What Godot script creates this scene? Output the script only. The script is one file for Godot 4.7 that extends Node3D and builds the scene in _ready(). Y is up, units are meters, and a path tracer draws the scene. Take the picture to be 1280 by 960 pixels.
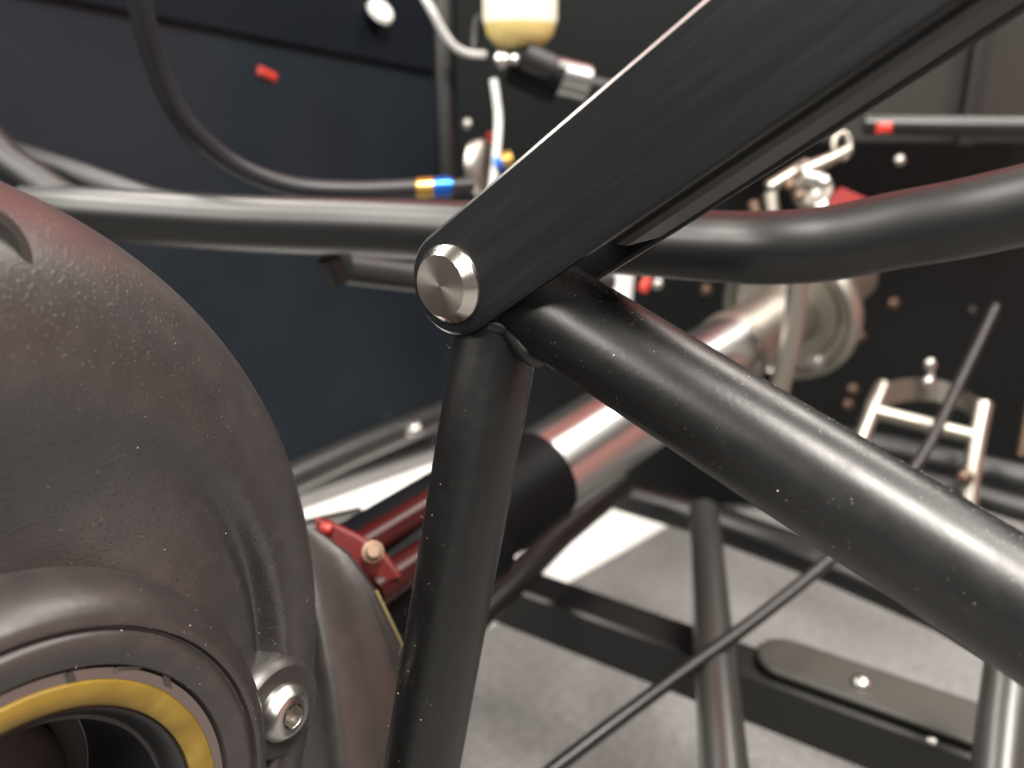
extends Node3D
# A close-up of the rear of a black tubular race-car frame on a show stand: pivot arm, pin, tubes, cast axle housing.

const F := 1004.0          # focal length in photo pixels (1280 wide)
var cam_pos := Vector3(0, 0.75, 0)
var cam_basis := Basis(Vector3.RIGHT, deg_to_rad(-18.0))
var rng := RandomNumberGenerator.new()
var mats := {}

# ---------------------------------------------------------------- mesh helper
class M:
	var v := PackedVector3Array()
	var n := PackedVector3Array()
	var u := PackedVector2Array()
	var i := PackedInt32Array()
	func add(p: Vector3, nn: Vector3, uv := Vector2.ZERO) -> int:
		v.append(p); n.append(nn); u.append(uv)
		return v.size() - 1
	func tri(a: int, b: int, c: int) -> void:
		var g := (v[b] - v[a]).cross(v[c] - v[a])
		if g.length_squared() < 1e-22:
			return
		if g.dot(n[a] + n[b] + n[c]) > 0.0:
			i.append(a); i.append(c); i.append(b)
		else:
			i.append(a); i.append(b); i.append(c)
	func quad(a: int, b: int, c: int, d: int) -> void:
		tri(a, b, c); tri(a, c, d)

func ray(x: float, y: float) -> Vector3:
	return cam_basis * Vector3((x - 640.0) / F, -(y - 480.0) / F, -1.0)
func P(x: float, y: float, d: float) -> Vector3:      # the place seen at photo pixel x, y, at depth d metres
	return cam_pos + ray(x, y) * d
func hit(x: float, y: float, h: float) -> Vector3:     # the same at height h above the floor
	var r := ray(x, y)
	return cam_pos + r * ((h - cam_pos.y) / r.y)
func V(a: Vector3) -> Vector3:
	return cam_basis * a
func on_z(x: float, y: float, z: float) -> Vector3:    # the same on an upright plane across z
	var r := ray(x, y)
	return cam_pos + r * (z / r.z)

func catmull(pts: Array, sub := 8) -> Array:
	var out := []
	for k in pts.size() - 1:
		var a: Vector3 = pts[max(k - 1, 0)]
		var b: Vector3 = pts[k]
		var c: Vector3 = pts[k + 1]
		var d: Vector3 = pts[min(k + 2, pts.size() - 1)]
		for j in sub:
			out.append(b.cubic_interpolate(c, a, d, float(j) / sub))
	out.append(pts[-1])
	return out

func frame(t: Vector3, up := Vector3.UP) -> Array:
	if absf(t.dot(up)) > 0.97:
		up = Vector3.RIGHT
	var a := t.cross(up).normalized()
	return [a, a.cross(t).normalized()]

func tube(m: M, pts: Array, r, sides := 28, caps := true) -> void:
	var a := Vector3.ZERO
	var first := m.v.size()
	var run := 0.0
	var cnt := pts.size()
	for k in cnt:
		var t: Vector3 = ((pts[min(k + 1, cnt - 1)] as Vector3) - (pts[max(k - 1, 0)] as Vector3)).normalized()
		if k == 0:
			a = frame(t)[0]
		else:
			a = (a - t * a.dot(t)).normalized()
			run += (pts[k] as Vector3).distance_to(pts[k - 1])
		var b := t.cross(a)
		var rr: float = r[k] if r is Array else r
		for j in sides + 1:
			var q := TAU * j / sides
			var d := a * cos(q) + b * sin(q)
			m.add(pts[k] + d * rr, d, Vector2(q / TAU * 0.1, run))
	for k in cnt - 1:
		for j in sides:
			var s := first + k * (sides + 1) + j
			m.quad(s, s + 1, s + sides + 2, s + sides + 1)
	if caps:
		for e in [0, cnt - 1]:
			var nn: Vector3 = (pts[0] - pts[1]) if e == 0 else (pts[cnt - 1] - pts[cnt - 2])
			nn = nn.normalized()
			var c := m.add(pts[e], nn)
			var ring := []
			for j in sides + 1:
				ring.append(m.add(m.v[first + e * (sides + 1) + j], nn))
			for j in sides:
				m.tri(c, ring[j], ring[j + 1])

# profile of (radius, height along axis); sharp where two segments meet at more than 40 degrees
func lathe(m: M, o: Vector3, axis: Vector3, prof: Array, seg := 48, polar := false) -> void:
	axis = axis.normalized()
	var fr := frame(axis)
	var A: Vector3 = fr[0]
	var B: Vector3 = fr[1]
	var nr := []
	for k in prof.size() - 1:
		var d: Vector2 = (prof[k + 1] - prof[k]).normalized()
		nr.append(Vector2(-d.y, d.x) if true else d)
	# orientation: profile listed from outside towards the axis over the top, so the outward normal is (-dy, dx) mirrored
	for k in prof.size() - 1:
		var n0: Vector2 = -nr[k]
		var na := n0
		var nb := n0
		if k > 0 and nr[k].dot(nr[k - 1]) > 0.76:
			na = -(nr[k] + nr[k - 1]).normalized()
		if k < nr.size() - 1 and nr[k].dot(nr[k + 1]) > 0.76:
			nb = -(nr[k] + nr[k + 1]).normalized()
		# outward: right-hand side of a path that runs inwards over the top is up
		na = -na; nb = -nb
		na = Vector2(na.x, na.y); nb = Vector2(nb.x, nb.y)
		var p0: Vector2 = prof[k]
		var p1: Vector2 = prof[k + 1]
		var flip := 1.0
		if (p1 - p0).x < 0.0 and (na.y + nb.y) < 0.0: flip = -1.0
		if (p1 - p0).x > 0.0 and (na.y + nb.y) > 0.0 : flip = flip
		var base := m.v.size()
		for j in seg + 1:
			var q := TAU * j / seg
			var d := A * cos(q) + B * sin(q)
			var u0 := Vector2(q / TAU, p0.x * 20.0) if polar else Vector2(q / TAU * 0.1, p0.y)
			var u1 := Vector2(q / TAU, p1.x * 20.0) if polar else Vector2(q / TAU * 0.1, p1.y)
			m.add(o + d * p0.x + axis * p0.y, (d * na.x + axis * na.y) * flip, u0)
			m.add(o + d * p1.x + axis * p1.y, (d * nb.x + axis * nb.y) * flip, u1)
		for j in seg:
			var s := base + j * 2
			m.quad(s, s + 1, s + 3, s + 2)

func prism(m: M, o: Vector3, X: Vector3, Y: Vector3, poly: PackedVector2Array, thick: float, bev := 0.0, rim: M = null) -> void:
	var Z := X.cross(Y).normalized()
	if Geometry2D.is_polygon_clockwise(poly):
		poly.reverse()
	var cnt := poly.size()
	var en := []
	for k in cnt:
		var d: Vector2 = (poly[(k + 1) % cnt] - poly[k]).normalized()
		en.append(Vector2(d.y, -d.x))
	var inner := PackedVector2Array()
	for k in cnt:
		var a: Vector2 = en[(k - 1 + cnt) % cnt]
		var b: Vector2 = en[k]
		var mm := (a + b).normalized()
		inner.append(poly[k] - mm * bev / maxf(mm.dot(b), 0.35))
	var idx := Geometry2D.triangulate_polygon(inner)
	var at := func(p: Vector2, z: float) -> Vector3: return o + X * p.x + Y * p.y + Z * z
	for side in [0.0, -thick]:
		var nn := Z if side == 0.0 else -Z
		var base := m.v.size()
		for p in inner:
			m.add(at.call(p, side), nn, p)
		for t in range(0, idx.size(), 3):
			m.tri(base + idx[t], base + idx[t + 1], base + idx[t + 2])
	var rows := [[inner, 0.0, 1.0], [poly, -bev, 0.0], [poly, -thick + bev, 0.0], [inner, -thick, -1.0]]
	var strips := [[0, 1, 0.7], [1, 2, 0.0], [2, 3, -0.7]] if bev > 0.0 else [[1, 2, 0.0]]
	for st in strips:
		for k in cnt:
			var k2 := (k + 1) % cnt
			var n0: Vector2 = en[k]
			var na := n0
			var nb := n0
			if n0.dot(en[(k - 1 + cnt) % cnt]) > 0.8: na = (n0 + en[(k - 1 + cnt) % cnt]).normalized()
			if n0.dot(en[k2]) > 0.8: nb = (n0 + en[k2]).normalized()
			var zz: float = st[2]
			var w := sqrt(1.0 - zz * zz)
			var Na := (X * na.x + Y * na.y) * w + Z * zz
			var Nb := (X * nb.x + Y * nb.y) * w + Z * zz
			var R0 = rows[st[0]]
			var R1 = rows[st[1]]
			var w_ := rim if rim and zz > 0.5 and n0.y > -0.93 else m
			var a := w_.add(at.call(R0[0][k], R0[1]), Na, R0[0][k])
			var b := w_.add(at.call(R0[0][k2], R0[1]), Nb, R0[0][k2])
			var c := w_.add(at.call(R1[0][k2], R1[1]), Nb, R1[0][k2])
			var d := w_.add(at.call(R1[0][k], R1[1]), Na, R1[0][k])
			w_.quad(a, b, c, d)

func box(m: M, o: Vector3, X: Vector3, Y: Vector3, size: Vector3, bev := 0.002) -> void:    # centred
	X = X.normalized(); Y = (Y - X * Y.dot(X)).normalized()
	var h := size / 2.0
	var Z := X.cross(Y)
	prism(m, o + Z * h.z, X, Y, PackedVector2Array([Vector2(-h.x, -h.y), Vector2(h.x, -h.y), Vector2(h.x, h.y), Vector2(-h.x, h.y)]), size.z, bev)

func grid(m: M, rows: Array, hint: Callable, wrap := true) -> void:     # rows of equal length of Vector3; hint(row, column) is an outward direction
	var R := rows.size()
	var C: int = rows[0].size()
	var base := m.v.size()
	for r in R:
		for c in C:
			var cl: int = (c - 1 + C - 1) % (C - 1) if wrap else max(c - 1, 0)
			var cr: int = (c + 1) % (C - 1) if wrap else min(c + 1, C - 1)
			if wrap and c == C - 1: cl = C - 2; cr = 1
			var dr: Vector3 = rows[min(r + 1, R - 1)][c] - rows[max(r - 1, 0)][c]
			var dc: Vector3 = rows[r][cr] - rows[r][cl]
			var nn := dr.cross(dc).normalized()
			if nn.dot(hint.call(r, c)) < 0.0: nn = -nn
			m.add(rows[r][c], nn, Vector2(float(c) / C, float(r) / R))
	for r in R - 1:
		for c in C - 1:
			var s := base + r * C + c
			m.quad(s, s + 1, s + C + 1, s + C)

# ---------------------------------------------------------------- naming
var used := {}
func numbered(called: String) -> String:
	if not used.has(called):
		used[called] = 0
		return called
	used[called] += 1
	return "%s_%03d" % [called, used[called]]

func thing(called: String, label: String, category: String, at: Vector3, group := "") -> Node3D:
	var o := Node3D.new()
	o.name = numbered(called)
	add_child(o)
	o.position = at
	o.set_meta("label", label); o.set_meta("category", category)
	if group: o.set_meta("group", group)
	return o

func origin_of(o: Node3D) -> Vector3:
	var p := Vector3.ZERO
	var q: Node = o
	while q is Node3D and q != self:
		p += (q as Node3D).position
		q = q.get_parent()
	return p

func part(called: String, m: M, mat: Material, parent: Node3D, label := "") -> MeshInstance3D:
	var o := MeshInstance3D.new()
	o.name = called
	var base := origin_of(parent) if parent != self else Vector3.ZERO
	var v := m.v.duplicate()
	if parent == self:
		o.name = numbered(called)
		var lo := Vector3(INF, INF, INF)
		var hi := -lo
		for p in v: lo = lo.min(p); hi = hi.max(p)
		base = Vector3((lo.x + hi.x) / 2, lo.y, (lo.z + hi.z) / 2)
		o.position = base
	for k in v.size(): v[k] -= base
	var arr := []
	arr.resize(Mesh.ARRAY_MAX)
	arr[Mesh.ARRAY_VERTEX] = v
	arr[Mesh.ARRAY_NORMAL] = m.n
	arr[Mesh.ARRAY_TEX_UV] = m.u
	arr[Mesh.ARRAY_INDEX] = m.i
	var am := ArrayMesh.new()
	am.add_surface_from_arrays(Mesh.PRIMITIVE_TRIANGLES, arr)
	am.surface_set_material(0, mat)
	o.mesh = am
	if label: o.set_meta("label", label)
	parent.add_child(o, true)
	return o

func single(called: String, label: String, category: String, m: M, mat: Material, group := "") -> MeshInstance3D:
	var o := part(called, m, mat, self, label)
	o.set_meta("category", category)
	if group: o.set_meta("group", group)
	return o

func structure(called: String, m: M, mat: Material, label := "") -> MeshInstance3D:
	var o := part(called, m, mat, self, label)
	o.set_meta("kind", "structure")
	return o

# ---------------------------------------------------------------- materials
func lin(r: float, g: float, b: float) -> Color:
	return Color(r, g, b).linear_to_srgb()

func noise_tex(freq: float, seed_: int, size := 512, type := FastNoiseLite.TYPE_SIMPLEX_SMOOTH, octaves := 3, ramp: Gradient = null) -> NoiseTexture2D:
	var f := FastNoiseLite.new()
	f.noise_type = type
	f.frequency = freq
	f.fractal_octaves = octaves
	f.seed = seed_
	var t := NoiseTexture2D.new()
	t.width = size; t.height = size
	t.seamless = true
	t.noise = f
	if ramp: t.color_ramp = ramp
	return t

func ramp(stops: Array) -> Gradient:
	var g := Gradient.new()
	var o := PackedFloat32Array()
	var c := PackedColorArray()
	for s in stops:
		o.append(s[0]); c.append(s[1] if s[1] is Color else Color(s[1], s[1], s[1]))
	g.offsets = o; g.colors = c
	return g

func mat(called: String, col: Color, rough: float, metal := 0.0) -> StandardMaterial3D:
	var m := StandardMaterial3D.new()
	m.resource_name = called
	m.albedo_color = col
	m.roughness = rough
	m.metallic = metal
	mats[called] = m
	return m

func triplanar(m: StandardMaterial3D, per_metre: float) -> void:
	m.uv1_triplanar = true
	m.uv1_world_triplanar = true
	m.uv1_scale = Vector3.ONE * per_metre

func bump(m: StandardMaterial3D, t: Texture2D, cm: float) -> void:
	m.heightmap_enabled = true
	m.heightmap_texture = t
	m.heightmap_scale = cm

func make_materials() -> void:
	# satin powder coat of the near tubes: fine orange peel, faint dusty mottling
	var m := mat("satin_black", Color.WHITE, 1.0)
	m.roughness_texture = noise_tex(0.02, 6, 512, FastNoiseLite.TYPE_SIMPLEX_SMOOTH, 5, ramp([[0.0, .34], [0.5, .37], [0.75, .40], [1.0, .50]]))
	m.albedo_texture = noise_tex(0.02, 3, 512, FastNoiseLite.TYPE_SIMPLEX_SMOOTH, 4, ramp([[0.0, lin(.003, .003, .0033)], [0.6, lin(.004, .004, .0042)], [1.0, lin(.008, .0078, .0072)]]))
	bump(m, noise_tex(0.09, 5, 512, FastNoiseLite.TYPE_SIMPLEX_SMOOTH, 2), 0.0035)
	m.metallic_specular = 0.52
	triplanar(m, 9.0)
	m = mat("frame_black", lin(.003, .003, .0033), 0.40)
	m.metallic_specular = 0.5
	m = mat("frame_dark", lin(.006, .0065, .007), 0.5)
	m = mat("arm_face", Color.WHITE, 1.0)
	m.metallic_specular = 0.4
	m.roughness_texture = noise_tex(0.006, 14, 512, FastNoiseLite.TYPE_SIMPLEX_SMOOTH, 5, ramp([[0.0, .35], [0.45, .38], [0.65, .40], [1.0, .45]]))
	m.albedo_texture = noise_tex(0.012, 12, 512, FastNoiseLite.TYPE_SIMPLEX_SMOOTH, 5, ramp([[0.0, lin(.006, .0066, .008)], [0.6, lin(.008, .0086, .010)], [1.0, lin(.012, .0126, .014)]]))
	bump(m, noise_tex(0.08, 8, 512, FastNoiseLite.TYPE_SIMPLEX_SMOOTH, 2), 0.0012)
	m.uv1_scale = Vector3(2.0, 42.0, 1.0)
	mat("arm_highlight", lin(.30, .30, .30), 0.34, 1.0)
	m = mat("arm_inside", lin(.03, .03, .031), 0.4)
	# sand-cast housing under satin paint: bumps and pits
	m = mat("cast_black", Color.WHITE, 0.38)
	m.metallic_specular = 0.8
	m.albedo_texture = noise_tex(0.015, 21, 512, FastNoiseLite.TYPE_SIMPLEX_SMOOTH, 4, ramp([[0.0, lin(.018, .0160, .0155)], [0.6, lin(.0245, .0212, .0205)], [1.0, lin(.035, .030, .0285)]]))
	bump(m, noise_tex(0.06, 23, 1024, FastNoiseLite.TYPE_SIMPLEX_SMOOTH, 4, ramp([[0.0, 0.42], [0.3, 0.5], [0.62, 0.5], [0.74, 0.62], [0.86, 1.0]])), 0.062)
	triplanar(m, 9.0)
	m = mat("boss_black", Color.WHITE, 0.4)
	m.metallic_specular = 0.55
	m.albedo_texture = mats.cast_black.albedo_texture
	bump(m, noise_tex(0.05, 29, 512, FastNoiseLite.TYPE_SIMPLEX_SMOOTH, 3), 0.008)
	triplanar(m, 9.0)
	mat("steel", lin(.55, .52, .48), 0.22, 1.0)
	m = mat("turned_steel", lin(.34, .315, .29), 0.3, 1.0)
	m.anisotropy_enabled = true
	m.anisotropy = 0.85
	bump(m, noise_tex(0.02, 31, 256, FastNoiseLite.TYPE_SIMPLEX_SMOOTH, 2), 0.0004)
	m.uv1_scale = Vector3(1, 40, 1)
	m = mat("polished_aluminium", lin(.36, .36, .355), 0.30, 1.0)
	mat("dull_aluminium", lin(.32, .30, .265), 0.42, 1.0)
	mat("seal_case", lin(.24, .21, .195), 0.35, 1.0)
	mat("zinc", lin(.45, .44, .42), 0.32, 1.0)
	mat("red_bright", lin(.42, .03, .02), 0.35)
	mat("brass_bolt", lin(.13, .09, .065), 0.5, 1.0)
	m = mat("seal_yellow", Color.WHITE, 0.38)
	m.albedo_texture = noise_tex(0.012, 41, 512, FastNoiseLite.TYPE_SIMPLEX_SMOOTH, 4, ramp([[0.0, lin(.12, .073, .0065)], [0.6, lin(.165, .105, .011)], [1.0, lin(.21, .14, .025)]]))
	triplanar(m, 12.0)
	mat("gasket", lin(.14, .12, .05), 0.6)
	mat("rubber", lin(.012, .012, .013), 0.35)
	mat("bore_dark", lin(.02, .016, .015), 0.5)
	m = mat("panel_navy", Color.WHITE, 0.33)
	m.metallic_specular = 0.36
	m.albedo_texture = noise_tex(0.01, 51, 512, FastNoiseLite.TYPE_SIMPLEX_SMOOTH, 3, ramp([[0.0, lin(.0072, .0118, .0165)], [1.0, lin(.0098, .0152, .021)]]))
	triplanar(m, 2.0)
	mat("panel_fold", lin(.004, .0062, .0098), 0.5)
	mats.panel_fold.metallic_specular = 0.25
	mat("panel_black", lin(.0022, .0034, .0038), 0.5)
	mats.panel_black.metallic_specular = 0.3
	mat("panel_olive", lin(.016, .0155, .0135), 0.5)
	mat("plate_grey", lin(.026, .025, .021), 0.5)
	mat("frame_satin_grey", lin(.020, .0195, .0185), 0.36)
	mat("hose_black", lin(.007, .008, .011), 0.5)
	mat("gold_anodised", lin(.6, .38, .1), 0.3, 0.9)
	mat("blue_anodised", lin(.02, .13, .55), 0.3, 0.8)
	m = mat("bottle_plastic", lin(.80, .76, .64), 0.35)
	m.subsurf_scatter_enabled = true
	m.subsurf_scatter_strength = 0.3
	mat("bottle_fluid", lin(.66, .52, .20), 0.3)
	mat("white_hose", lin(.42, .42, .42), 0.4)
	mat("red_anodised", lin(.20, .012, .010), 0.4, 0.3)
	mat("red_dark", lin(.10, .007, .006), 0.45)
	m = mat("red_gloss", lin(.022, .0018, .0018), 0.32)
	m.metallic_specular = 0.4
	m = mat("gloss_black", lin(.0025, .0027, .0035), 0.5)
	mats.gloss_black.metallic_specular = 0.2
	mat("bright_white", lin(.85, .85, .83), 0.4)
	m = mat("carpet", Color.WHITE, 0.95)
	m.albedo_texture = noise_tex(0.05, 61, 512, FastNoiseLite.TYPE_SIMPLEX_SMOOTH, 5, ramp([[0.0, lin(.13, .128, .126)], [0.5, lin(.165, .163, .159)], [1.0, lin(.205, .202, .196)]]))
	bump(m, noise_tex(0.12, 63, 512, FastNoiseLite.TYPE_SIMPLEX_SMOOTH, 3), 0.3)
	triplanar(m, 2.2)
	mat("dust", lin(.42, .41, .37), 0.8)
	mat("lamp_housing", lin(.6, .6, .6), 0.6)
	m = mat("lamp_glow", lin(.9, .9, .88), 0.6)
	m.emission_enabled = true
	m.emission = Color(1.0, 0.97, 0.92)
	m.emission_energy_multiplier = 1.0
	mat("display_red", lin(.62, .035, .028), 0.35)
	mat("reflector_brown", lin(.50, .22, .20), 0.6)
	mat("unseen_wall", lin(.45, .45, .45), 0.8)

func oval(cx: float, cy: float, rx: float, ry: float, cnt := 28) -> PackedVector2Array:
	var p := PackedVector2Array()
	for k in cnt: p.append(Vector2(cx + rx * cos(TAU * k / cnt), cy + ry * sin(TAU * k / cnt)))
	return p

func hex_bolt(parent: Node3D, at: Vector3, axis: Vector3, r: float, material: Material, called := "bolt") -> void:
	var m := M.new()
	lathe(m, at, axis, [Vector2(r * 1.35, 0), Vector2(r * 1.35, r * .2), Vector2(r * 1.0, r * .25), Vector2(r, r * .8), Vector2(r * .8, r), Vector2(0, r)], 6 if r > 0.006 else 12)
	part(called, m, material, parent)

func dome_bolt(parent: Node3D, at: Vector3, axis: Vector3, r: float, material: Material, called := "bolt") -> void:
	var m := M.new()
	lathe(m, at, axis, [Vector2(r, -r * .3), Vector2(r, r * .15), Vector2(r * .85, r * .42), Vector2(r * .5, r * .6), Vector2(0, r * .66)], 20)
	part(called, m, material, parent)

# ---------------------------------------------------------------- the scene
func lamp(at: Vector3, aim: Vector3, size: Vector2, energy: float, label: String) -> void:
	var o := thing("ceiling_lamp", label, "lamp", at, "ceiling lamps of the show hall")
	var z := (at - aim).normalized()
	var fr := frame(z)
	var m := M.new()
	box(m, at + z * 0.03, fr[0], fr[1], Vector3(size.x + .04, size.y + .04, .05), .004)
	part("lamp_housing", m, mats.lamp_housing, o)
	m = M.new()
	box(m, at - z * 0.0005, fr[0], fr[1], Vector3(size.x, size.y, .006), .001)
	part("lamp_glow", m, mats.lamp_glow, o)
	var l := AreaLight3D.new()
	l.name = "lamp_light"
	l.area_size = size
	l.light_energy = energy
	l.light_color = Color(1.0, 0.975, 0.94)
	l.area_range = 12.0
	l.shadow_enabled = true
	o.add_child(l)
	l.position = -z * 0.02
	l.basis = Basis(fr[0], fr[1], fr[0].cross(fr[1])) if fr[0].cross(fr[1]).dot(z) > 0 else Basis(fr[0], -fr[1], -fr[0].cross(fr[1]))

func _ready() -> void:
	rng.seed = 7
	# camera
	var cam := Camera3D.new()
	cam.name = "camera"
	cam.position = cam_pos
	cam.basis = cam_basis
	cam.keep_aspect = Camera3D.KEEP_HEIGHT
	cam.near = 0.01
	cam.far = 60.0
	var at := CameraAttributesPhysical.new()
	at.frustum_focal_length = 25.1
	at.frustum_focus_distance = 0.30
	at.frustum_near = 0.01
	at.frustum_far = 60.0
	at.exposure_aperture = 5.6
	cam.attributes = at
	cam.fov = 51.1
	add_child(cam)
	# light: a dim hall, its ceiling lamps and some added lamps
	var we := WorldEnvironment.new()
	we.name = "environment"
	var e := Environment.new()
	e.background_mode = Environment.BG_COLOR
	e.background_color = lin(.012, .014, .019)
	e.tonemap_mode = Environment.TONE_MAPPER_LINEAR
	e.tonemap_exposure = 0.46
	e.sdfgi_enabled = true
	e.ssao_enabled = true
	e.ssil_enabled = true
	we.environment = e
	add_child(we)
	make_materials()
	lamp(Vector3(.5, 2.7, .62), Vector3(.5, 0, .62), Vector2(1.0, .65), 40.0, "large ceiling lamp right above the viewer")
	lamp(Vector3(-2.9, 2.7, 1.3), Vector3(-2.9, 0, 1.3), Vector2(1.5, 1.0), 46.0, "ceiling lamp far behind and left of the viewer")
	lamp(Vector3(-1.3, 2.75, -1.5), Vector3(-1.1, 0, -1.3), Vector2(.7, 1.0), 16.0, "ceiling lamp left of the red body shell")
	lamp(Vector3(1.45, 2.7, -1.5), Vector3(.9, 0, -1.2), Vector2(.7, 1.3), 14.0, "ceiling lamp right of the red body shell")
	lamp(Vector3(0.6, 2.8, 3.4), Vector3(.6, 0, 3.6), Vector2(1.8, .6), 18.0, "added lamp lighting the unseen wall behind the viewer")  # added to brighten the unseen wall that the tubes reflect
	lamp(Vector3(-2.6, 2.3, -3.0), Vector3(0, .8, -.2), Vector2(1.8, .8), 24.0, "angled lamp high at the far left")
	lamp(Vector3(1.75, 2.6, -.1), Vector3(1.85, 0, -.1), Vector2(.4, .8), 12.0, "added lamp at the right lighting the brown red board and the casting")  # added to light the casting and the unseen board
	lamp(Vector3(-1.7, 2.6, -.35), Vector3(.3, 1.9, -1.5), Vector2(.8, .5), 18.0, "added short lamp brightening the red body shell")  # added so the red shell reflects more strongly in the tubes
	build_setting()
	build_frame()
	build_arm()
	build_housing()
	build_background()

func build_setting() -> void:
	var m := M.new()
	box(m, Vector3(0, -.025, -1.0), Vector3.RIGHT, Vector3.FORWARD, Vector3(9, 9, .05), .001)
	structure("floor", m, mats.carpet)
	m = M.new()
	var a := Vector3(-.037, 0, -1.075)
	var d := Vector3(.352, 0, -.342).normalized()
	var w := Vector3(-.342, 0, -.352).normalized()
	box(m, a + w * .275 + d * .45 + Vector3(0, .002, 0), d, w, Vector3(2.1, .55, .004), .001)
	structure("bright_floor_patch", m, mats.bright_white)  # overexposed bright area of floor, its brightness put into a white slab
	m = M.new()
	# the red rear body, swung open above the frame
	var rows := []
	for r in 13:
		var row := []
		var k := r / 12.0
		for c in 17:
			var x := lerpf(-.75, .95, c / 16.0)
			row.append(Vector3(x, lerpf(1.3, 2.35, k), -1.75 + .62 * k - .22 * sin(PI * k) - .16 * pow(absf(x + .15), 2)))
		rows.append(row)
	grid(m, rows, func(_r, _c): return Vector3(0, -.5, 1), false)
	var shell := []
	for row in rows:
		var b := []
		for p in row: b.append(p + Vector3(0, .004, -.008))
		shell.append(b)
	grid(m, shell, func(_r, _c): return Vector3(0, .5, -1), false)
	single("body_shell", "red curved rear body shell swung open above the frame", "body panel", m, mats.display_red)
	m = M.new()
	box(m, Vector3(2.3, .58, .2), Vector3.BACK, Vector3.UP, Vector3(2.8, 1.1, .06), .004)  # unseen board, added so the casting reflects brown red
	single("reflector_board", "low brown red board added out of view at the right for its reflection", "added reflector", m, mats.reflector_brown)
	for q in [[-2.6, 5.2], [4.2, 4.0]]:
		m = M.new()
		box(m, Vector3(q[0], 1.5, 5.0), Vector3.RIGHT, Vector3.UP, Vector3(q[1], 3.0, .1), .004)  # unseen walls with a gap, added so the upright tube reflects bands
		structure("unseen_wall", m, mats.unseen_wall)

# a tube of the frame, given as pixel + depth triples
func rod(parent: Node3D, called: String, trip: Array, r, material: Material, smooth := false, label := "") -> MeshInstance3D:
	var pts := []
	for t in trip: pts.append(P(t[0], t[1], t[2]))
	if smooth: pts = catmull(pts, 8)
	var m := M.new()
	tube(m, pts, r, 32)
	return part(called, m, material, parent, label)

var fr: Node3D

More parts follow.
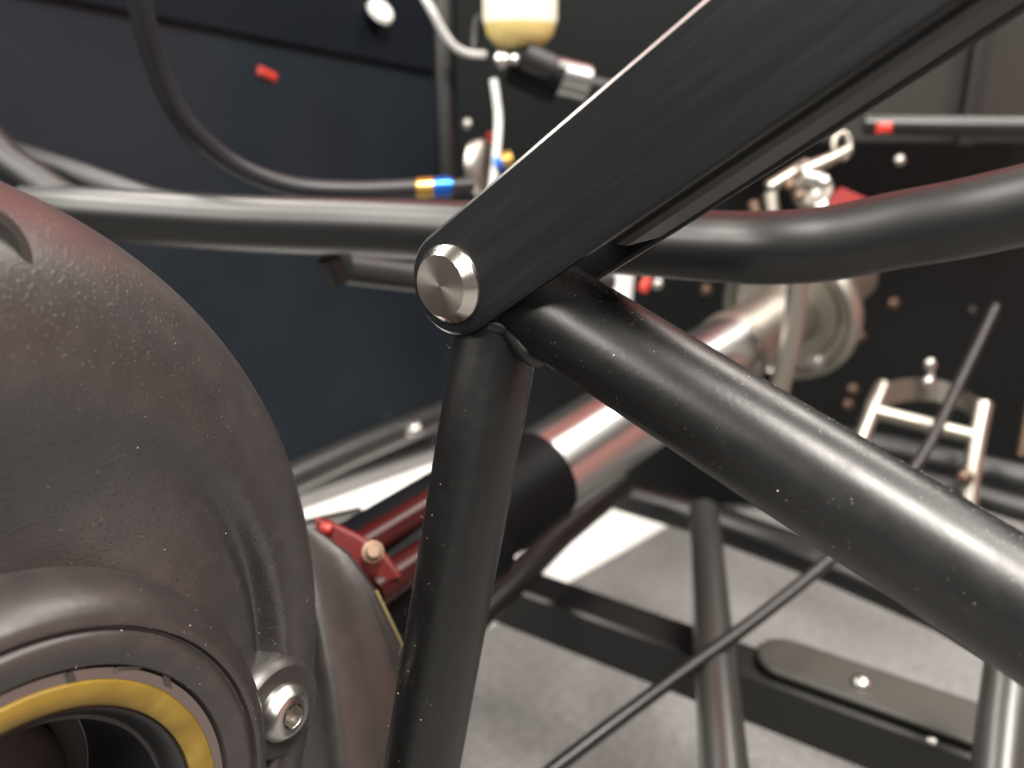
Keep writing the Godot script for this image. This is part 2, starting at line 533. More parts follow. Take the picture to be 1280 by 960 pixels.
func build_frame() -> void:
	fr = thing("chassis_frame", "black welded tubular chassis frame with upright and diagonal tube", "chassis", hit(900, 830, 0.0))
	# the two sharp tubes
	var up := rod(fr, "upright_tube", [[629, 375, .318], [619, 430, .321], [527, 960, .345], [510, 1060, .350]], [.0171, .0171, .0163, .0163], mats.satin_black)
	var A := P(664, 371, .311)
	var B := P(1400, 838, .218)
	var m := M.new()
	tube(m, [A, A.lerp(B, .33), A.lerp(B, .66), B], .0186, 64)
	var dt := part("diagonal_tube", m, mats.satin_black, fr)
	# weld bead round the joint
	m = M.new()
	var pts := []
	var rad := []
	var wa := [[612, 404, .3045], [630, 410, .3045], [641, 420, .3040], [650, 433, .3035], [661, 444, .304], [675, 450, .308]]
	for t in wa: pts.append(P(t[0], t[1], t[2]))
	pts = catmull(pts, 7)
	for k in pts.size(): rad.append(.0034 + .0002 * sin(k * 1.7) + rng.randf_range(-.00012, .00012))
	tube(m, pts, rad, 14)
	part("weld_bead", m, mats.satin_black, up)
	specks(dt, A, B, .0186, 1700, 1)
	specks(up, P(612, 430, .321), P(525, 960, .345), .0165, 420, 2)
	# cross tube behind, bent towards the viewer at the right
	rod(fr, "cross_tube", [[40, 262, .585], [120, 268, .57], [300, 279, .55], [450, 284, .53], [600, 291, .5], [750, 300, .47], [880, 307, .44], [960, 310, .42], [1040, 304, .41], [1120, 288, .40], [1200, 274, .388], [1300, 252, .375], [1400, 232, .36]], .0192, mats.frame_black, true)
	rod(fr, "brace_tube", [[-40, 150, .60], [15, 205, .59], [70, 243, .58], [130, 275, .572]], [.013, .013, .013, .013], mats.frame_dark)
	rod(fr, "brace_tube", [[-60, 170, .66], [100, 222, .62], [190, 255, .58], [300, 275, .56]], .012, mats.frame_dark)
	rod(fr, "bracket_tab", [[411, 322, .55], [425, 352, .56]], .008, mats.frame_dark)
	rod(fr, "brace_tube", [[430, 335, .62], [560, 352, .7], [760, 352, .8]], .012, mats.frame_dark)
	# lower rails
	rod(fr, "lower_rail", [[690, 590, 1.12], [770, 616, 1.05], [880, 648, .97], [1040, 706, .88], [1180, 765, .8], [1300, 830, .72]], .0215, mats.frame_black)
	rod(fr, "lower_rail", [[585, 780, .74], [640, 728, .78], [700, 668, .84], [778, 604, .93]], .0150, mats.frame_black)
	# square bottom rail: a box bar on the floor plane directions
	var q0 := hit(640, 736, .28)
	var q1 := hit(1149, 922, .28)
	var X := (q1 - q0).normalized()
	var back := Vector3(X.z, 0, -X.x)
	if back.z > 0: back = -back
	m = M.new()
	var mid := q0.lerp(q1, .5) + back * .023 + Vector3(0, -.026, 0)
	box(m, mid + X * .06, X, Vector3.UP, Vector3((q1 - q0).length() + .36, .052, .046), .003)
	part("bottom_rail", m, mats.frame_black, fr)
	# long oval plate bolted on the rail
	m = M.new()
	var o := hit(1110, 862, .29)
	var Y := Vector3.UP.cross(X)
	var poly := PackedVector2Array()
	for k in 33:
		var an := PI / 2 + PI * k / 32.0
		poly.append(Vector2(-.085 + .027 * cos(an), .027 * sin(an)))
	poly.append(Vector2(.15, -.027)); poly.append(Vector2(.15, .027))
	prism(m, o, X, Y, poly, .008, .0025)
	var pl := part("mounting_plate", m, mats.plate_grey, fr, "grey rounded plate lying on the square bottom rail")
	dome_bolt(pl, hit(1076, 853, .291), Vector3.UP, .0085, mats.zinc)
	dome_bolt(fr, hit(1164, 930, .275) + Vector3(0, 0, .0), -back, .006, mats.zinc)
	rod(fr, "post", [[880, 640, .90], [891, 790, .70], [905, 960, .585], [912, 1060, .53]], [.0165, .0172, .0180, .0180], mats.frame_satin_grey)
	rod(fr, "post", [[1268, 800, .56], [1256, 900, .53], [1248, 980, .51]], .0165, mats.frame_satin_grey)
	# behind
	rod(fr, "upright_post", [[553, -40, .95], [556, 120, .97], [560, 260, 1.0]], .0135, mats.frame_black)
	rod(fr, "slim_strut", [[1004, 300, .80], [990, 420, .83], [966, 520, .86]], .0105, mats.dull_aluminium, false, "bare grey slim strut in front of the pipe flange")
	rod(fr, "rear_rail", [[1080, 156, 1.02], [1180, 158, 1.0], [1320, 160, .98]], .0125, mats.frame_black)
	rod(fr, "rear_rail", [[960, 535, 1.1], [1120, 565, 1.03], [1320, 610, .95]], .02, mats.frame_dark)
	rod(fr, "rear_rail", [[1100, 590, 1.0], [1200, 615, .95], [1320, 650, .9]], .014, mats.frame_dark)
	rod(fr, "side_rail", [[340, 608, 1.12], [440, 563, 1.23], [560, 513, 1.40]], .023, mats.frame_satin_grey)
	rod(fr, "side_rail", [[340, 616, 1.28], [415, 591, 1.34], [560, 544, 1.5]], .022, mats.frame_dark)
	rod(fr, "stub", [[340, 676, .80], [400, 660, .82], [452, 648, .84]], .013, mats.frame_satin_grey)
	var sb := P(516, 534, 1.3)
	dome_bolt(fr, sb, Vector3(.1, .9, .3), .017, mats.zinc)

func specks(on: MeshInstance3D, A: Vector3, B: Vector3, r: float, count: int, seed_: int) -> void:
	var rg := RandomNumberGenerator.new()
	rg.seed = seed_
	var sm := SphereMesh.new()
	sm.radius = 1.0; sm.height = 2.0; sm.radial_segments = 6; sm.rings = 3
	sm.material = mats.dust
	var mm := MultiMesh.new()
	mm.transform_format = MultiMesh.TRANSFORM_3D
	mm.mesh = sm
	mm.instance_count = count
	var ax := (B - A).normalized()
	var cr := frame(ax)
	var base := origin_of(on)
	for k in count:
		var q := rg.randf() * TAU
		var dir: Vector3 = cr[0] * cos(q) + cr[1] * sin(q)
		if seed_ == 1 and rg.randf() < .55:     # dust gathers on top
			q = PI / 2 + rg.randfn(0.0, .35)
			dir = cr[0] * cos(q) + cr[1] * sin(q)
		var p: Vector3 = A + (B - A) * rg.randf() + dir * r
		var s := .000072 * exp(rg.randfn(0.0, .45))
		var b := Basis(Vector3(rg.randfn(), rg.randfn(), rg.randfn()).normalized(), rg.randf() * TAU).scaled(Vector3(s, s * rg.randf_range(.5, 1.0), s * rg.randf_range(.8, 1.8)))
		mm.set_instance_transform(k, Transform3D(b, p - base))
	var mi := MultiMeshInstance3D.new()
	mi.name = "dust"
	mi.multimesh = mm
	mi.set_meta("kind", "stuff")
	on.add_child(mi, true)

func scatter(on: MeshInstance3D, spots: Array, size: float) -> void:
	var sm := SphereMesh.new()
	sm.radius = 1.0; sm.height = 2.0; sm.radial_segments = 6; sm.rings = 3
	sm.material = mats.dust
	var mm := MultiMesh.new()
	mm.transform_format = MultiMesh.TRANSFORM_3D
	mm.mesh = sm
	mm.instance_count = spots.size()
	var base := origin_of(on)
	for k in spots.size():
		var s := size * exp(rng.randfn(0.0, .55))
		var b := Basis(Vector3(rng.randfn(), rng.randfn(), rng.randfn()).normalized(), rng.randf() * TAU).scaled(Vector3(s, s * rng.randf_range(.4, 1.0), s * rng.randf_range(.8, 2.0)))
		mm.set_instance_transform(k, Transform3D(b, spots[k] - base))
	var mi := MultiMeshInstance3D.new()
	mi.name = "dust"
	mi.multimesh = mm
	mi.set_meta("kind", "stuff")
	on.add_child(mi, true)

func build_arm() -> void:
	var N := V(Vector3(-.61, -.26, .75).normalized())
	var U := (Vector3.UP - N * N.y).normalized()
	var H := U.cross(N)
	var c0 := P(562, 355, .30)
	var ang := deg_to_rad(34.3)
	var X := H * cos(ang) + U * sin(ang)
	var Y := -H * sin(ang) + U * cos(ang)
	var o := thing("channel_strut", "black channel-section strut running up from the steel pin to the top right corner", "strut", c0 + N * .0)
	var hw := .0198
	var L := .335
	var poly := PackedVector2Array()
	for k in 41:
		var an := PI / 2 + PI * k / 40.0
		poly.append(Vector2(hw * cos(an), hw * sin(an)))
	poly.append(Vector2(L, -hw)); poly.append(Vector2(L, hw))
	var m := M.new()
	var edge := M.new()
	prism(m, c0, X, Y, poly, .0060, .0013, edge)
	var fp := part("front_plate", m, mats.arm_face, o)
	part("highlight_edge", edge, mats.arm_highlight, fp, "bare metal bevel of the front plate with its highlight put into the colour")  # light along the upper bevel, put into a brighter metal
	m = M.new()
	var poly2 := PackedVector2Array()
	for k in 41:
		var an := PI / 2 + PI * k / 40.0
		poly2.append(Vector2(.004 + (hw - .002) * cos(an), -.002 + (hw) * sin(an)))
	poly2.append(Vector2(L, -.024)); poly2.append(Vector2(L, hw - .003))
	prism(m, c0 - N * .046, X, Y, poly2, .0055, .0012)
	part("rear_plate", m, mats.arm_face, o)
	m = M.new()
	box(m, c0 + X * (L / 2 + .02) - N * .026 + Y * (hw - .0042), X, N, Vector3(L - .04, .039, .004), .0005)
	part("top_web", m, mats.arm_face, o)
	m = M.new()
	box(m, c0 + X * (L / 2 + .03) - N * .032 - Y * (hw - .0028), X, N, Vector3(L - .06, .028, .009), .002)
	part("added_web", m, mats.arm_inside, o)  # filler added so the channel underside shows a lighter band
	# pin
	var p := thing("pivot_pin", "turned steel pin with chamfered round head at the end of the black arm", "pin", c0)
	m = M.new()
	lathe(m, c0, N, [Vector2(.0149, -.004), Vector2(.0149, .0012), Vector2(.0146, .0016), Vector2(.0116, .0054)], 96)
	part("head_chamfer", m, mats.steel, p)
	m = M.new()
	var pr := []
	for k in 13: pr.append(Vector2(.0116 - .0116 * k / 12.0, .0054))
	lathe(m, c0, N, pr, 96, true)
	part("head_face", m, mats.turned_steel, p)
	m = M.new()
	lathe(m, c0, -N, [Vector2(.008, .0), Vector2(.008, .058), Vector2(0, .058)], 32)
	part("shank", m, mats.steel, p)

func build_housing() -> void:
	var S := .8
	var n := Vector3(.8324, -.0927, .5463).normalized()
	var Uc := Vector3(-.0674, .9617, .2658).normalized()
	Uc = (Uc - n * Uc.dot(n)).normalized()
	var Hc := Uc.cross(n)
	var C := cam_pos + V(Vector3(-.1817, -.1846, -.30) * S)
	n = V(n)
	var U := V(Uc)
	var H := V(Hc)
	var o := thing("axle_housing", "large black cast axle housing with round output boss and yellow seal", "axle housing", C - Vector3(0, .2, 0))
	# domed cover: lofted from the boss to the wider, offset rim
	var C2 := C - n * .0387 + U * .0302 - H * .040
	var R := .195
	var rows := []
	var hints := []
	var seg := 420
	var T := 120
	for r in T + 1:
		var t := float(r) / T
		var row := []
		for c in seg + 1:
			var q := TAU * c / seg
			var d := H * cos(q) + U * sin(q)
			var side := pow(clampf(cos(q + .15), 0, 1), 1.5)
			var rho := lerpf(.055, .034, side)
			var drop := -.0387 - .013 * side
			var x := minf(t / .68, 1.0)
			var y := clampf((t - .68) / .32, 0, 1)
			var flat: Vector3 = (C + d * .084).lerp(C2 - n * (C2 - C).dot(n) + d * (R - rho), x)
			var h := lerpf(-.014, drop + rho, x * x * (3 - 2 * x)) - .0075 * pow(side, 3.0) * exp(-pow((x - .72) / .12, 2)) - .003 * pow(sin(PI * x), 2) * (1.0 + .6 * side) * (1.0 - .7 * maxf(-cos(q + .9), 0.0))
			var a := y * PI * .5
			row.append(flat + d * rho * sin(a) + n * (h + rho * (cos(a) - 1.0)))
		rows.append(row)
	for e in [[.003, .03], [.02, .12]]:
		var row := []
		for c in seg + 1:
			var q := TAU * c / seg
			var side := pow(clampf(cos(q + .15), 0, 1), 1.5)
			row.append(C2 - n * (C2 - C).dot(n) + (H * cos(q) + U * sin(q)) * (R - e[0]) + n * (-.0387 - .013 * side - e[1]))
		rows.append(row)
	var m := M.new()
	grid(m, rows, func(r, c): return n * cos(clampf((float(r) / T - .68) / .32, 0, 1) * 1.5) + (H * cos(TAU * c / seg) + U * sin(TAU * c / seg)) * sin(clampf((float(r) / T - .68) / .32, 0, 1) * 1.5))
	var cover := part("domed_cover", m, mats.cast_black, o)
	var spots := []
	for k in 1500:
		spots.append(rows[rng.randi_range(2, T - 4)][rng.randi_range(0, seg)] + V(Vector3(rng.randf_range(-.0006, .0006), rng.randf_range(-.0006, .0006), 0)))
	scatter(cover, spots, .00006)
	# output boss
	m = M.new()
	var pr := [Vector2(.0905, -.03), Vector2(.0900, -.008), Vector2(.0892, -.003), Vector2(.0872, .002), Vector2(.0845, .0058), Vector2(.0815, .0086), Vector2(.0788, .0099), Vector2(.0772, .0096), Vector2(.0764, .0078), Vector2(.0758, .0078), Vector2(.0752, .0094), Vector2(.0738, .0104), Vector2(.0715, .0106), Vector2(.068, .0098), Vector2(.0652, .0088), Vector2(.0645, .0074), Vector2(.0645, -.004)]
	lathe(m, C, n, pr, 160)
	var boss := part("output_boss", m, mats.boss_black, o)
	spots = []
	for k in 500:
		var q := rng.randf() * TAU
		var pp_: Vector2 = pr[rng.randi_range(3, 14)]
		pp_ = pp_.lerp(pr[rng.randi_range(3, 14)], .02)
		spots.append(C + (H * cos(q) + U * sin(q)) * pp_.x + n * pp_.y)
	scatter(boss, spots, .00006)
	m = M.new()
	lathe(m, C, n, [Vector2(.0645, .004), Vector2(.0643, .0070), Vector2(.0638, .0076), Vector2(.0604, .0076), Vector2(.0604, .004)], 160)
	part("seal_case", m, mats.seal_case, o, "bare metal rim round the yellow seal")
	# a chip and two dark gaps in the rim
	var on_rim := func(x: float, y: float) -> Vector3:
		var r := ray(x, y)
		return cam_pos + r * ((C + n * .0078 - cam_pos).dot(n) / r.dot(n))
	m = M.new()
	tube(m, [on_rim.call(143, 842), on_rim.call(146, 836), on_rim.call(160, 835), on_rim.call(174, 834), on_rim.call(181, 831)], [.0003, .0006, .0007, .0008, .0003], 8)
	part("chipped_edge", m, mats.bore_dark, o)
	for g in [[[81, 843], [85, 856], [91, 838], [97, 852]], [[203, 840], [206, 857], [212, 846], [216, 862]]]:
		m = M.new()
		var ga := m.add(on_rim.call(g[0][0], g[0][1]), n)
		var gb := m.add(on_rim.call(g[1][0], g[1][1]), n)
		var gc := m.add(on_rim.call(g[2][0], g[2][1]), n)
		var gd := m.add(on_rim.call(g[3][0], g[3][1]), n)
		m.quad(ga, gb, gd, gc)
		part("rim_gap", m, mats.boss_black, o)
	m = M.new()
	lathe(m, C, n, [Vector2(.0604, .004), Vector2(.0603, .0080), Vector2(.0598, .0086), Vector2(.0575, .0088), Vector2(.0535, .0080), Vector2(.0522, .0068), Vector2(.0522, .002)], 160)
	part("seal_ring", m, mats.seal_yellow, o, "ochre yellow rubber oil seal ring")
	m = M.new()
	lathe(m, C, n, [Vector2(.0522, .0056), Vector2(.051, .0062), Vector2(.0495, .005), Vector2(.0475, .0005), Vector2(.0468, -.002), Vector2(.0455, -.002), Vector2(.0448, -.004), Vector2(.0440, -.05)], 120)
	part("seal_lip", m, mats.rubber, o)
	m = M.new()
	lathe(m, C, n, [Vector2(.0440, -.046), Vector2(.036, -.048), Vector2(.034, -.040), Vector2(.030, -.038), Vector2(.0, -.038)], 96)
	part("bore", m, mats.bore_dark, o)
	# bolt lug with flanged socket bolt
	var b := C + n * -.0125
	var rb := ray(355, 890)
	var tb := (b - cam_pos).dot(n) / rb.dot(n)
	var bp := cam_pos + rb * tb
	m = M.new()
	lathe(m, bp, n, [Vector2(.0250, -.05), Vector2(.0228, -.007), Vector2(.0212, -.003), Vector2(.0190, -.001), Vector2(0, -.001)], 40)
	part("bolt_lug", m, mats.boss_black, o)
	flange_bolt(o, bp, n, .0122)
	# plug at the far left
	var rp := ray(-36, 324)
	var tp := (C + n * .002 - cam_pos).dot(n) / rp.dot(n)
	var pp := cam_pos + rp * tp
	m = M.new()
	lathe(m, pp, n, [Vector2(.0155, -.02), Vector2(.0155, .0), Vector2(.0145, .002), Vector2(.012, .0022), Vector2(.010, .0005), Vector2(0, -.001)], 40)
	part("plug", m, mats.frame_satin_grey, o)
	# lower housing behind, towards the right: a smooth ridge that falls away to the gasket edge
	var edge := [[660, 392], [672, 410], [694, 438], [738, 470], [800, 500], [860, 522], [930, 540], [1040, 560]]
	var rws := []
	for q in edge:
		var row := []
		for c in 25:
			var k := c / 24.0
			var x := lerpf(300.0, q[1], k)
			row.append(P(x, q[0], .425 - .032 * (q[1] - 330.0) / 200.0 * exp(-pow((k - .5) / .24, 2)) + .02 * maxf(0, k - .7) + .02 * maxf(0, .5 - k)))
		for c in 6:
			row.append(P(q[1] + 1.0, q[0], .432 + .012 * (c + 1)))
		rws.append(row)
	m = M.new()
	grid(m, rws, func(_r, c): return V(Vector3(0, 0, 1)) if c < 24 else V(Vector3(1, .2, .3)), false)
	part("rear_cover", m, mats.boss_black, o)
	m = M.new()
	tube(m, [P(470, 738, .427), P(500, 800, .425), P(522, 862, .425)], .0009, 10)
	part("gasket", m, mats.gasket, o, "thin yellowish gasket edge")

func flange_bolt(o: Node3D, at: Vector3, n: Vector3, r: float) -> void:
	var m := M.new()
	lathe(m, at, n, [Vector2(r, -.003), Vector2(r, .0008), Vector2(r * .97, .0016), Vector2(r * .72, .0052), Vector2(r * .66, .0058), Vector2(r * .42, .0058), Vector2(r * .40, .0054)], 48)
	var b := part("flange_bolt", m, mats.zinc, o, "silver flanged socket-head bolt")
	m = M.new()
	var pr := [Vector2(r * .41, .0058), Vector2(r * .37, .0022), Vector2(0, .0016)]
	lathe(m, at, n, pr, 6)
	part("socket", m, mats.dull_aluminium, b)

func build_background() -> void:
	# panels
	var m := M.new()
	# navy side panel, its near end at the left
	var e0 := hit(385, 600, .25)
	var e1 := hit(550, 530, .25)
	var along := (e1 - e0).normalized()
	var s0 := e0 - along * .75
	var s1 := e1 + along * .06
	var np := thing("side_panel", "large dark navy sheet panel behind the hose at the left", "panel", s0.lerp(s1, .5))
	box(m, s0.lerp(s1, .5) + Vector3(0, .42, 0), along, Vector3.UP, Vector3(s0.distance_to(s1), .84, .012), .003)
	part("sheet", m, mats.panel_navy, np)
	m = M.new()
	var pn := along.cross(Vector3.UP)
	if pn.z < 0: pn = -pn
	var on_panel := func(x: float, y: float) -> Vector3:
		var r := ray(x, y)
		return cam_pos + r * ((s0 - cam_pos).dot(pn) / r.dot(pn)) + pn * .008
	var l0: Vector3 = on_panel.call(-200, -60)
	var l1: Vector3 = on_panel.call(560, 92)
	box(m, (l0 + l1) / 2 + Vector3(0, .08, 0) + pn * .001, (l1 - l0), Vector3.UP, Vector3((l1 - l0).length() + .02, .17, .012), .003)
	part("upper_fold", m, mats.panel_fold, np)
	m = M.new()
	box(m, on_panel.call(329, 93), on_panel.call(345, 100) - on_panel.call(313, 85), pn.cross(on_panel.call(345, 100) - on_panel.call(313, 85)).normalized(), Vector3(.028, .011, .008), .003)
	single("red_tab", "small red tab on the navy panel at the upper left", "tab", m, mats.red_bright)
	m = M.new()
	lathe(m, on_panel.call(458, 16) + pn * .020, pn * .75 + Vector3(0, .6, 0), [Vector2(.019, -.004), Vector2(.0185, .002), Vector2(.015, .006), Vector2(.008, .008), Vector2(0, .0085)], 32)
	single("white_cap", "white domed cap near the top edge beside the white hose", "cap", m, mats.bright_white)
	# rear bulkhead
	m = M.new()
	var bh := thing("bulkhead", "black bulkhead sheet with rows of small bolts at the right", "bulkhead", Vector3(.55, .36, -1.36))
	box(m, Vector3(.81, .615, -1.485), Vector3.RIGHT, Vector3.UP, Vector3(1.84, 1.21, .02), .003)
	part("sheet", m, mats.panel_black, bh)
	for t in [[883, 363], [1079, 356], [1117, 380], [1075, 421], [1066, 487], [1060, 506], [1246, 620]]:
		dome_bolt(bh, on_z(t[0], t[1], -1.473), Vector3(0, 0, 1), .011, mats.brass_bolt)
	for t in [[1215, 389], [836, 194]]:
		dome_bolt(bh, on_z(t[0], t[1], -1.473), Vector3(0, 0, 1), .009, mats.frame_black)
	for t in [[1125, 200], [822, 355], [583, 155], [582, 228]]:
		dome_bolt(bh, P(t[0], t[1], 1.2), Vector3(0, .2, 1), .0078, mats.zinc)
	m = M.new()
	box(m, on_z(1190, 60, -1.25) , Vector3.RIGHT, Vector3.UP, Vector3(.46, .26, .012), .003)
	var op := thing("upper_panel", "dull olive grey sheet above the rear rail at the upper right", "panel", on_z(1190, 150, -1.25))
	part("sheet", m, mats.panel_olive, op)
	m = M.new()
	box(m, on_z(1221, 90, -1.23), Vector3.RIGHT, Vector3.UP, Vector3(.022, .2, .02), .003)
	part("channel_post", m, mats.frame_dark, op)
	m = M.new()
	box(m, P(1105, 160, .99), Vector3.RIGHT, Vector3.UP, Vector3(.018, .013, .01), .003)
	single("red_clip", "small red clip at the end of the rear rail, right of the arm", "clip", m, mats.red_bright)
	# braided hose with gold and blue fitting
	var h := thing("hose", "black hose hanging in a curve with gold and blue end fitting", "hose", P(480, 240, .66))
	var hp := []
	for t in [[168, -60, .50], [176, 10, .52], [198, 90, .55], [232, 155, .58], [290, 205, .62], [360, 232, .65], [440, 238, .67], [524, 235, .69]]: hp.append(P(t[0], t[1], t[2]))
	m = M.new()
	tube(m, catmull(hp, 10), .0078, 24)
	part("hose_body", m, mats.hose_black, h)
	m = M.new()
	tube(m, [P(521, 235, .688), P(524, 235, .688), P(540, 234, .69), P(543, 234, .69)], [.0075, .0086, .0086, .008], 12)
	part("gold_collar", m, mats.gold_anodised, h)
	m = M.new()
	tube(m, [P(543, 234, .69), P(546, 234, .69), P(558, 233, .692), P(564, 233, .693)], [.008, .0088, .0088, .0075], 12)
	part("blue_nut", m, mats.blue_anodised, h)
	m = M.new()
	tube(m, [P(564, 233, .693), P(590, 231, .70)], .006, 16)
	part("nipple", m, mats.frame_dark, h)
	# fluid reservoir
	var rs := thing("fluid_reservoir", "cream plastic fluid reservoir bottle hanging at the top", "reservoir", P(650, 66, .95))
	var top := P(650, -60, .95)
	var k := .95 / F
	m = M.new()
	var y0 := P(650, 62, .95)
	lathe(m, y0, Vector3.UP, [Vector2(46 * k, 130 * k), Vector2(46 * k, 34 * k), Vector2(44 * k, 28 * k)], 40)
	part("bottle", m, mats.bottle_plastic, rs)
	m = M.new()
	lathe(m, y0, Vector3.UP, [Vector2(44.5 * k, 29 * k), Vector2(41 * k, 16 * k), Vector2(30 * k, 4 * k), Vector2(24 * k, 0), Vector2(0, 0)], 40)
	part("fluid_bowl", m, mats.bottle_fluid, rs)
	var mc := thing("master_cylinder", "black master cylinder under the cream reservoir with threaded silver collar", "cylinder", P(670, 110, .96))
	rod(mc, "body", [[640, 76, .95], [700, 104, .96]], .026, mats.gloss_black)
	rod(mc, "body_end", [[655, 70, .93], [690, 86, .94]], .016, mats.frame_dark)
	m = M.new()
	var tp := []
	var tr := []
	for j in 41:
		tp.append(P(692, 94, .955).lerp(P(733, 104, .965), j / 40.0))
		tr.append(.0205 + (.0012 if j % 4 < 2 else 0.0))
	tube(m, tp, tr, 32)
	part("threaded_collar", m, mats.polished_aluminium, mc)
	rod(mc, "pushrod", [[733, 104, .965], [790, 118, .975]], .010, mats.frame_dark)
	dome_bolt(mc, P(627, 75, .92), Vector3(-.2, .2, 1), .009, mats.zinc, "fitting")
	dome_bolt(mc, P(643, 74, .92), Vector3(.2, .2, 1), .006, mats.zinc, "fitting")
	rod(mc, "outlet", [[660, 62, .94], [668, 84, .94]], .010, mats.zinc)
	rod(mc, "outlet", [[612, 20, .97], [596, 28, .97], [594, 60, .97], [606, 70, .96]], .006, mats.frame_black, true)
	# white hoses
	m = M.new()
	var wp := []
	for t in [[515, -30, .90], [538, 10, .90], [553, 38, .91], [568, 58, .92], [585, 67, .93], [606, 69, .94]]: wp.append(P(t[0], t[1], t[2]))
	tube(m, catmull(wp, 8), .0047, 20)
	single("vent_hose", "pale grey hose curving down from the top edge to the reservoir", "hose", m, mats.white_hose)
	m = M.new()
	wp = []
	for t in [[617, 100, .92], [620, 120, .92], [623, 150, .92], [621, 185, .91], [617, 225, .9], [610, 270, .9]]: wp.append(P(t[0], t[1], t[2]))
	tube(m, catmull(wp, 8), .0047, 20)
	single("drain_hose", "pale grey hose hanging straight down behind the arm edge", "hose", m, mats.white_hose)
	m = M.new()
	lathe(m, P(603, 210, .93), Vector3(1, .1, .45), [Vector2(.032, -.006), Vector2(.032, .004), Vector2(.028, .008), Vector2(.012, .01), Vector2(0, .01)], 36)
	single("metal_disc", "dull silver disc seen edge-on beside the hanging pale hose", "disc", m, mats.dull_aluminium)
	m = M.new()
	box(m, P(613, 173, .93), Vector3.RIGHT, Vector3.UP, Vector3(.009, .014, .006), .002)
	single("red_spacer", "tiny red spacer above the silver disc", "spacer", m, mats.red_anodised)
	var ff := thing("hose_end", "gold and blue hose end half hidden behind the arm edge", "fitting", P(630, 204, .9))
	rod(ff, "gold_collar", [[627, 202, .9], [640, 198, .9]], .009, mats.gold_anodised)
	rod(ff, "blue_nut", [[620, 208, .9], [627, 203, .9]], .0085, mats.blue_anodised)
	# polished pipe, its collar, flange and black sleeve
	var pi_ := thing("polished_pipe", "polished metal pipe slanting behind the tubes with black sleeve and painted red reflections", "pipe", P(745, 560, .72))
	var p0 := P(560, 672, .60)
	var p1 := P(660, 605, .67)
	var p2 := P(915, 437, .88)
	var ax := (p2 - p1).normalized()
	p0 = p1 - ax * .16
	m = M.new()
	tube(m, [p1 - ax * .02, p1.lerp(p2, .5), p2], .040, 64)
	part("lower_pipe", m, mats.polished_aluminium, pi_)
	m = M.new()
	tube(m, [p2 - ax * .006, p2 - ax * .004, p2 + ax * .006, p2 + ax * .008], [.040, .0425, .0425, .040], 64)
	part("collar_ring", m, mats.dull_aluminium, pi_)
	m = M.new()
	tube(m, [p2, p2 + ax * .12, p2 + ax * .3], [.0385, .040, .040], 64)
	part("upper_pipe", m, mats.dull_aluminium, pi_)
	m = M.new()
	var fc := P(985, 385, 1.02)
	lathe(m, p2 + ax * .13, -ax, [Vector2(.084, -.016), Vector2(.086, -.006), Vector2(.084, .004), Vector2(.079, .008), Vector2(.074, .004), Vector2(.072, -.004), Vector2(.062, -.004), Vector2(.06, 0.0), Vector2(.04, .002)], 72)
	part("flange", m, mats.dull_aluminium, pi_)
	hex_bolt(pi_, P(1022, 452, .93), -ax, .008, mats.zinc)
	m = M.new()
	tube(m, [p1 - ax * .065, p1 - ax * .06, p1 + ax * .012, p1 + ax * .016], [.036, .0412, .0412, .040], 64)
	part("black_sleeve", m, mats.gloss_black, pi_)
	m = M.new()
	tube(m, [p1 - ax * .24, p1 - ax * .235, p1 - ax * .07, p1 - ax * .065], [.046, .0500, .0500, .042], 64)
	part("lower_sleeve", m, mats.gloss_black, pi_)
	rod(pi_, "red_reflection", [[425, 700, .505], [470, 672, .53], [545, 626, .575]], [.0105, .0105, .0105], mats.red_gloss, false, "red reflection put in as a dark red strip along the black sleeve")  # red reflections on the black sleeve, put in as coloured rods
	rod(pi_, "red_reflection", [[462, 742, .50], [500, 716, .525], [560, 676, .565]], [.012, .012, .012], mats.red_gloss, false, "red reflection put in as a dark red strip along the black sleeve")
	# red clevis
	var rc := thing("red_clevis", "red clevis plate with a bolt between the housing and the upright tube", "clevis", P(440, 700, .5))
	m = M.new()
	var oc := P(440, 690, .5)
	var pc := PackedVector2Array()
	for q in [[393, 648], [415, 655], [450, 672], [482, 696], [500, 722], [484, 728], [440, 716], [396, 704]]:
		pc.append(Vector2((q[0] - 440) * .5 / F, -(q[1] - 690) * .5 / F))
	prism(m, oc, V(Vector3(1, 0, 0)), V(Vector3(0, 1, 0)), pc, .008, .001)
	part("plate", m, mats.red_dark, rc)
	hex_bolt(rc, P(466, 690, .493), V(Vector3(.25, .35, .9)), .0050, mats.brass_bolt)
	dome_bolt(rc, P(408, 660, .495), V(Vector3(.1, .5, .9)), .0045, mats.red_anodised, "stud")
	# bent rod
	m = M.new()
	wp = []
	for t in [[640, 1005, .58], [700, 955, .60], [830, 857, .64], [950, 770, .68], [1045, 692, .72], [1110, 625, .76], [1155, 566, .80], [1200, 476, .85], [1244, 384, .90]]: wp.append(P(t[0], t[1], t[2]))
	tube(m, catmull(wp, 8), .0058, 20)
	single("bent_rod", "thin black bent rod running diagonally from bottom centre to the right", "rod", m, mats.frame_black)
	# silver bracket
	var br := thing("bracket_frame", "silver hoop bracket with crossbar and curved band at the right", "bracket", P(1160, 560, .95))
	rod(br, "side_bar", [[1103, 482, .97], [1090, 512, .95], [1064, 580, .93]], .0095, mats.dull_aluminium)
	rod(br, "side_bar", [[1230, 504, .93], [1222, 545, .92], [1213, 600, .91], [1206, 680, .90]], .0095, mats.dull_aluminium)
	rod(br, "crossbar", [[1088, 513, .95], [1226, 548, .92]], .0085, mats.dull_aluminium)
	m = M.new()
	var arc := []
	for t in [[1100, 484, .98], [1125, 476, 1.0], [1160, 474, 1.01], [1195, 482, 1.0], [1230, 502, .94]]: arc.append(P(t[0], t[1], t[2]))
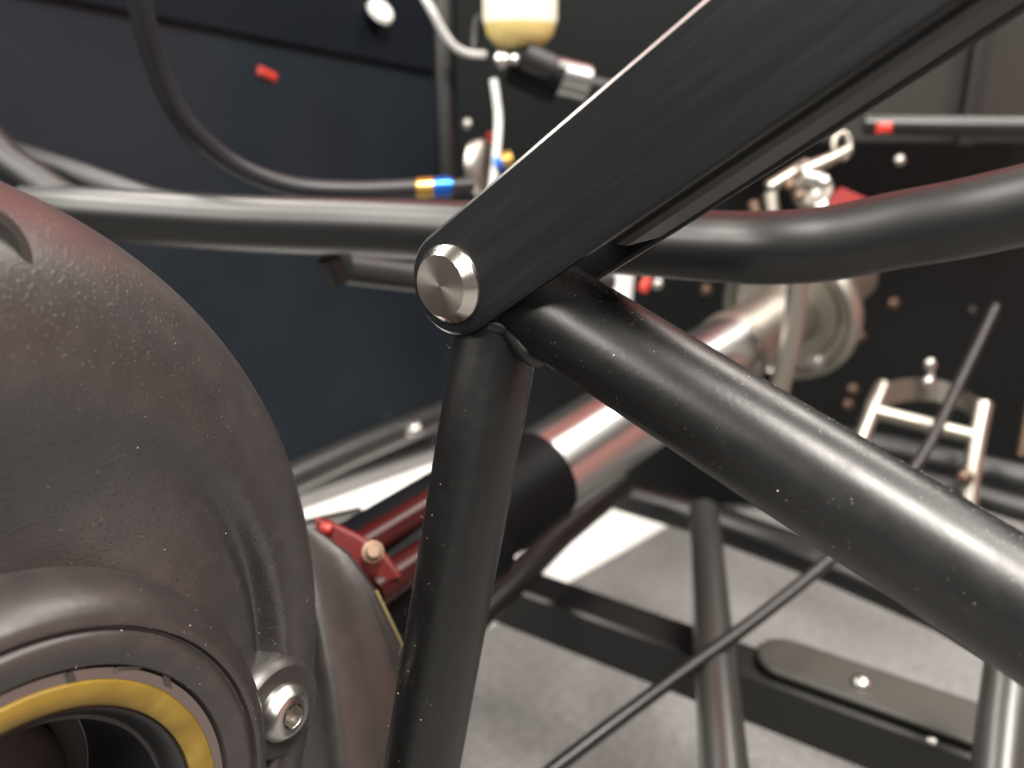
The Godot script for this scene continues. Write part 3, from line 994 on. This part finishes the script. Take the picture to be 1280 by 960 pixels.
	arc = catmull(arc, 8)
	var lo := []
	for q in arc: lo.append(q + Vector3(0, -.026, .006))
	var lo2 := []
	for q in lo: lo2.append(q + Vector3(0, .0, -.004))
	var hi2 := []
	for q in arc: hi2.append(q + Vector3(0, .0, -.004))
	grid(m, [arc, lo], func(_r, _c): return Vector3(0, 0, 1), false)
	grid(m, [lo, lo2], func(_r, _c): return Vector3.DOWN, false)
	grid(m, [arc, hi2], func(_r, _c): return Vector3.UP, false)
	grid(m, [hi2, lo2], func(_r, _c): return Vector3(0, 0, -1), false)
	part("curved_band", m, mats.dull_aluminium, br)
	rod(br, "stem", [[1163, 452, 1.0], [1162, 490, 1.0]], .0045, mats.zinc)
	dome_bolt(br, P(1163, 455, .99), Vector3(0, .3, 1), .007, mats.zinc)
	dome_bolt(br, P(1161, 478, .985), Vector3(0, .3, 1), .008, mats.zinc)
	dome_bolt(br, P(1207, 597, .895), Vector3(0, .3, 1), .009, mats.brass_bolt)
	rod(fr, "stub", [[1290, 500, .9], [1277, 570, .9]], .006, mats.brass_bolt)
	# linkage cluster
	var lk := thing("linkage", "cluster of small bright aluminium linkage parts under the arm", "linkage", P(1000, 255, .95))
	m = M.new()
	var ring := []
	for j in 25:
		var q := TAU * j / 24
		ring.append(P(1052 + 10 * cos(q) , 182 + 16 * sin(q), .95))
	tube(m, ring, .0035, 12, false)
	part("ring", m, mats.dull_aluminium, lk)
	rod(lk, "lever", [[1062, 186, .95], [1040, 198, .95], [1018, 208, .95], [1000, 216, .95]], [.006, .007, .009, .009], mats.dull_aluminium)
	m = M.new()
	lathe(m, P(1018, 236, .95), Vector3(-.1, .25, 1), [Vector2(.022, -.02), Vector2(.022, .0), Vector2(.019, .004), Vector2(.010, .004), Vector2(.009, .0), Vector2(0, -.002)], 36)
	part("hub", m, mats.dull_aluminium, lk)
	rod(lk, "spacer", [[1003, 222, .94], [1022, 226, .94]], .009, mats.zinc)
	dome_bolt(lk, P(1031, 227, .925), Vector3(0, .4, 1), .007, mats.polished_aluminium)
	dome_bolt(lk, P(988, 231, .93), Vector3(0, .4, 1), .007, mats.brass_bolt)
	dome_bolt(lk, P(1000, 245, .93), Vector3(0, .4, 1), .007, mats.brass_bolt)
	dome_bolt(lk, P(1027, 257, .92), Vector3(0, .7, .7), .009, mats.polished_aluminium)
	rod(lk, "stub", [[940, 252, .95], [944, 268, .95]], .007, mats.brass_bolt)
	rod(lk, "stub", [[962, 242, .96], [966, 268, .96]], .009, mats.dull_aluminium)
	rod(lk, "plate_bar", [[960, 235, .97], [1010, 205, .97]], .008, mats.dull_aluminium)
	m = M.new()
	var rp := PackedVector2Array()
	for q in [[1042, 240], [1052, 234], [1086, 248], [1092, 266], [1036, 266]]:
		rp.append(Vector2((q[0] - 1060) * .94 / F, -(q[1] - 250) * .94 / F))
	prism(m, P(1060, 250, .94), V(Vector3(1, 0, 0)), V(Vector3(0, 1, 0)), rp, .01, .002)
	part("red_block", m, mats.red_anodised, lk)
	# small red piece and pale post under the arm
	m = M.new()
	tube(m, [P(811, 348, 1.0), P(806, 356, 1.0), P(802, 364, 1.0)], [.005, .0075, .006], 12)
	single("red_plug", "small red plug between the arm and the diagonal tube", "plug", m, mats.red_bright)
	rod(fr, "pale_post", [[778, 340, .98], [774, 380, .98]], .015, mats.white_hose, false, "short pale grey post just under the arm")
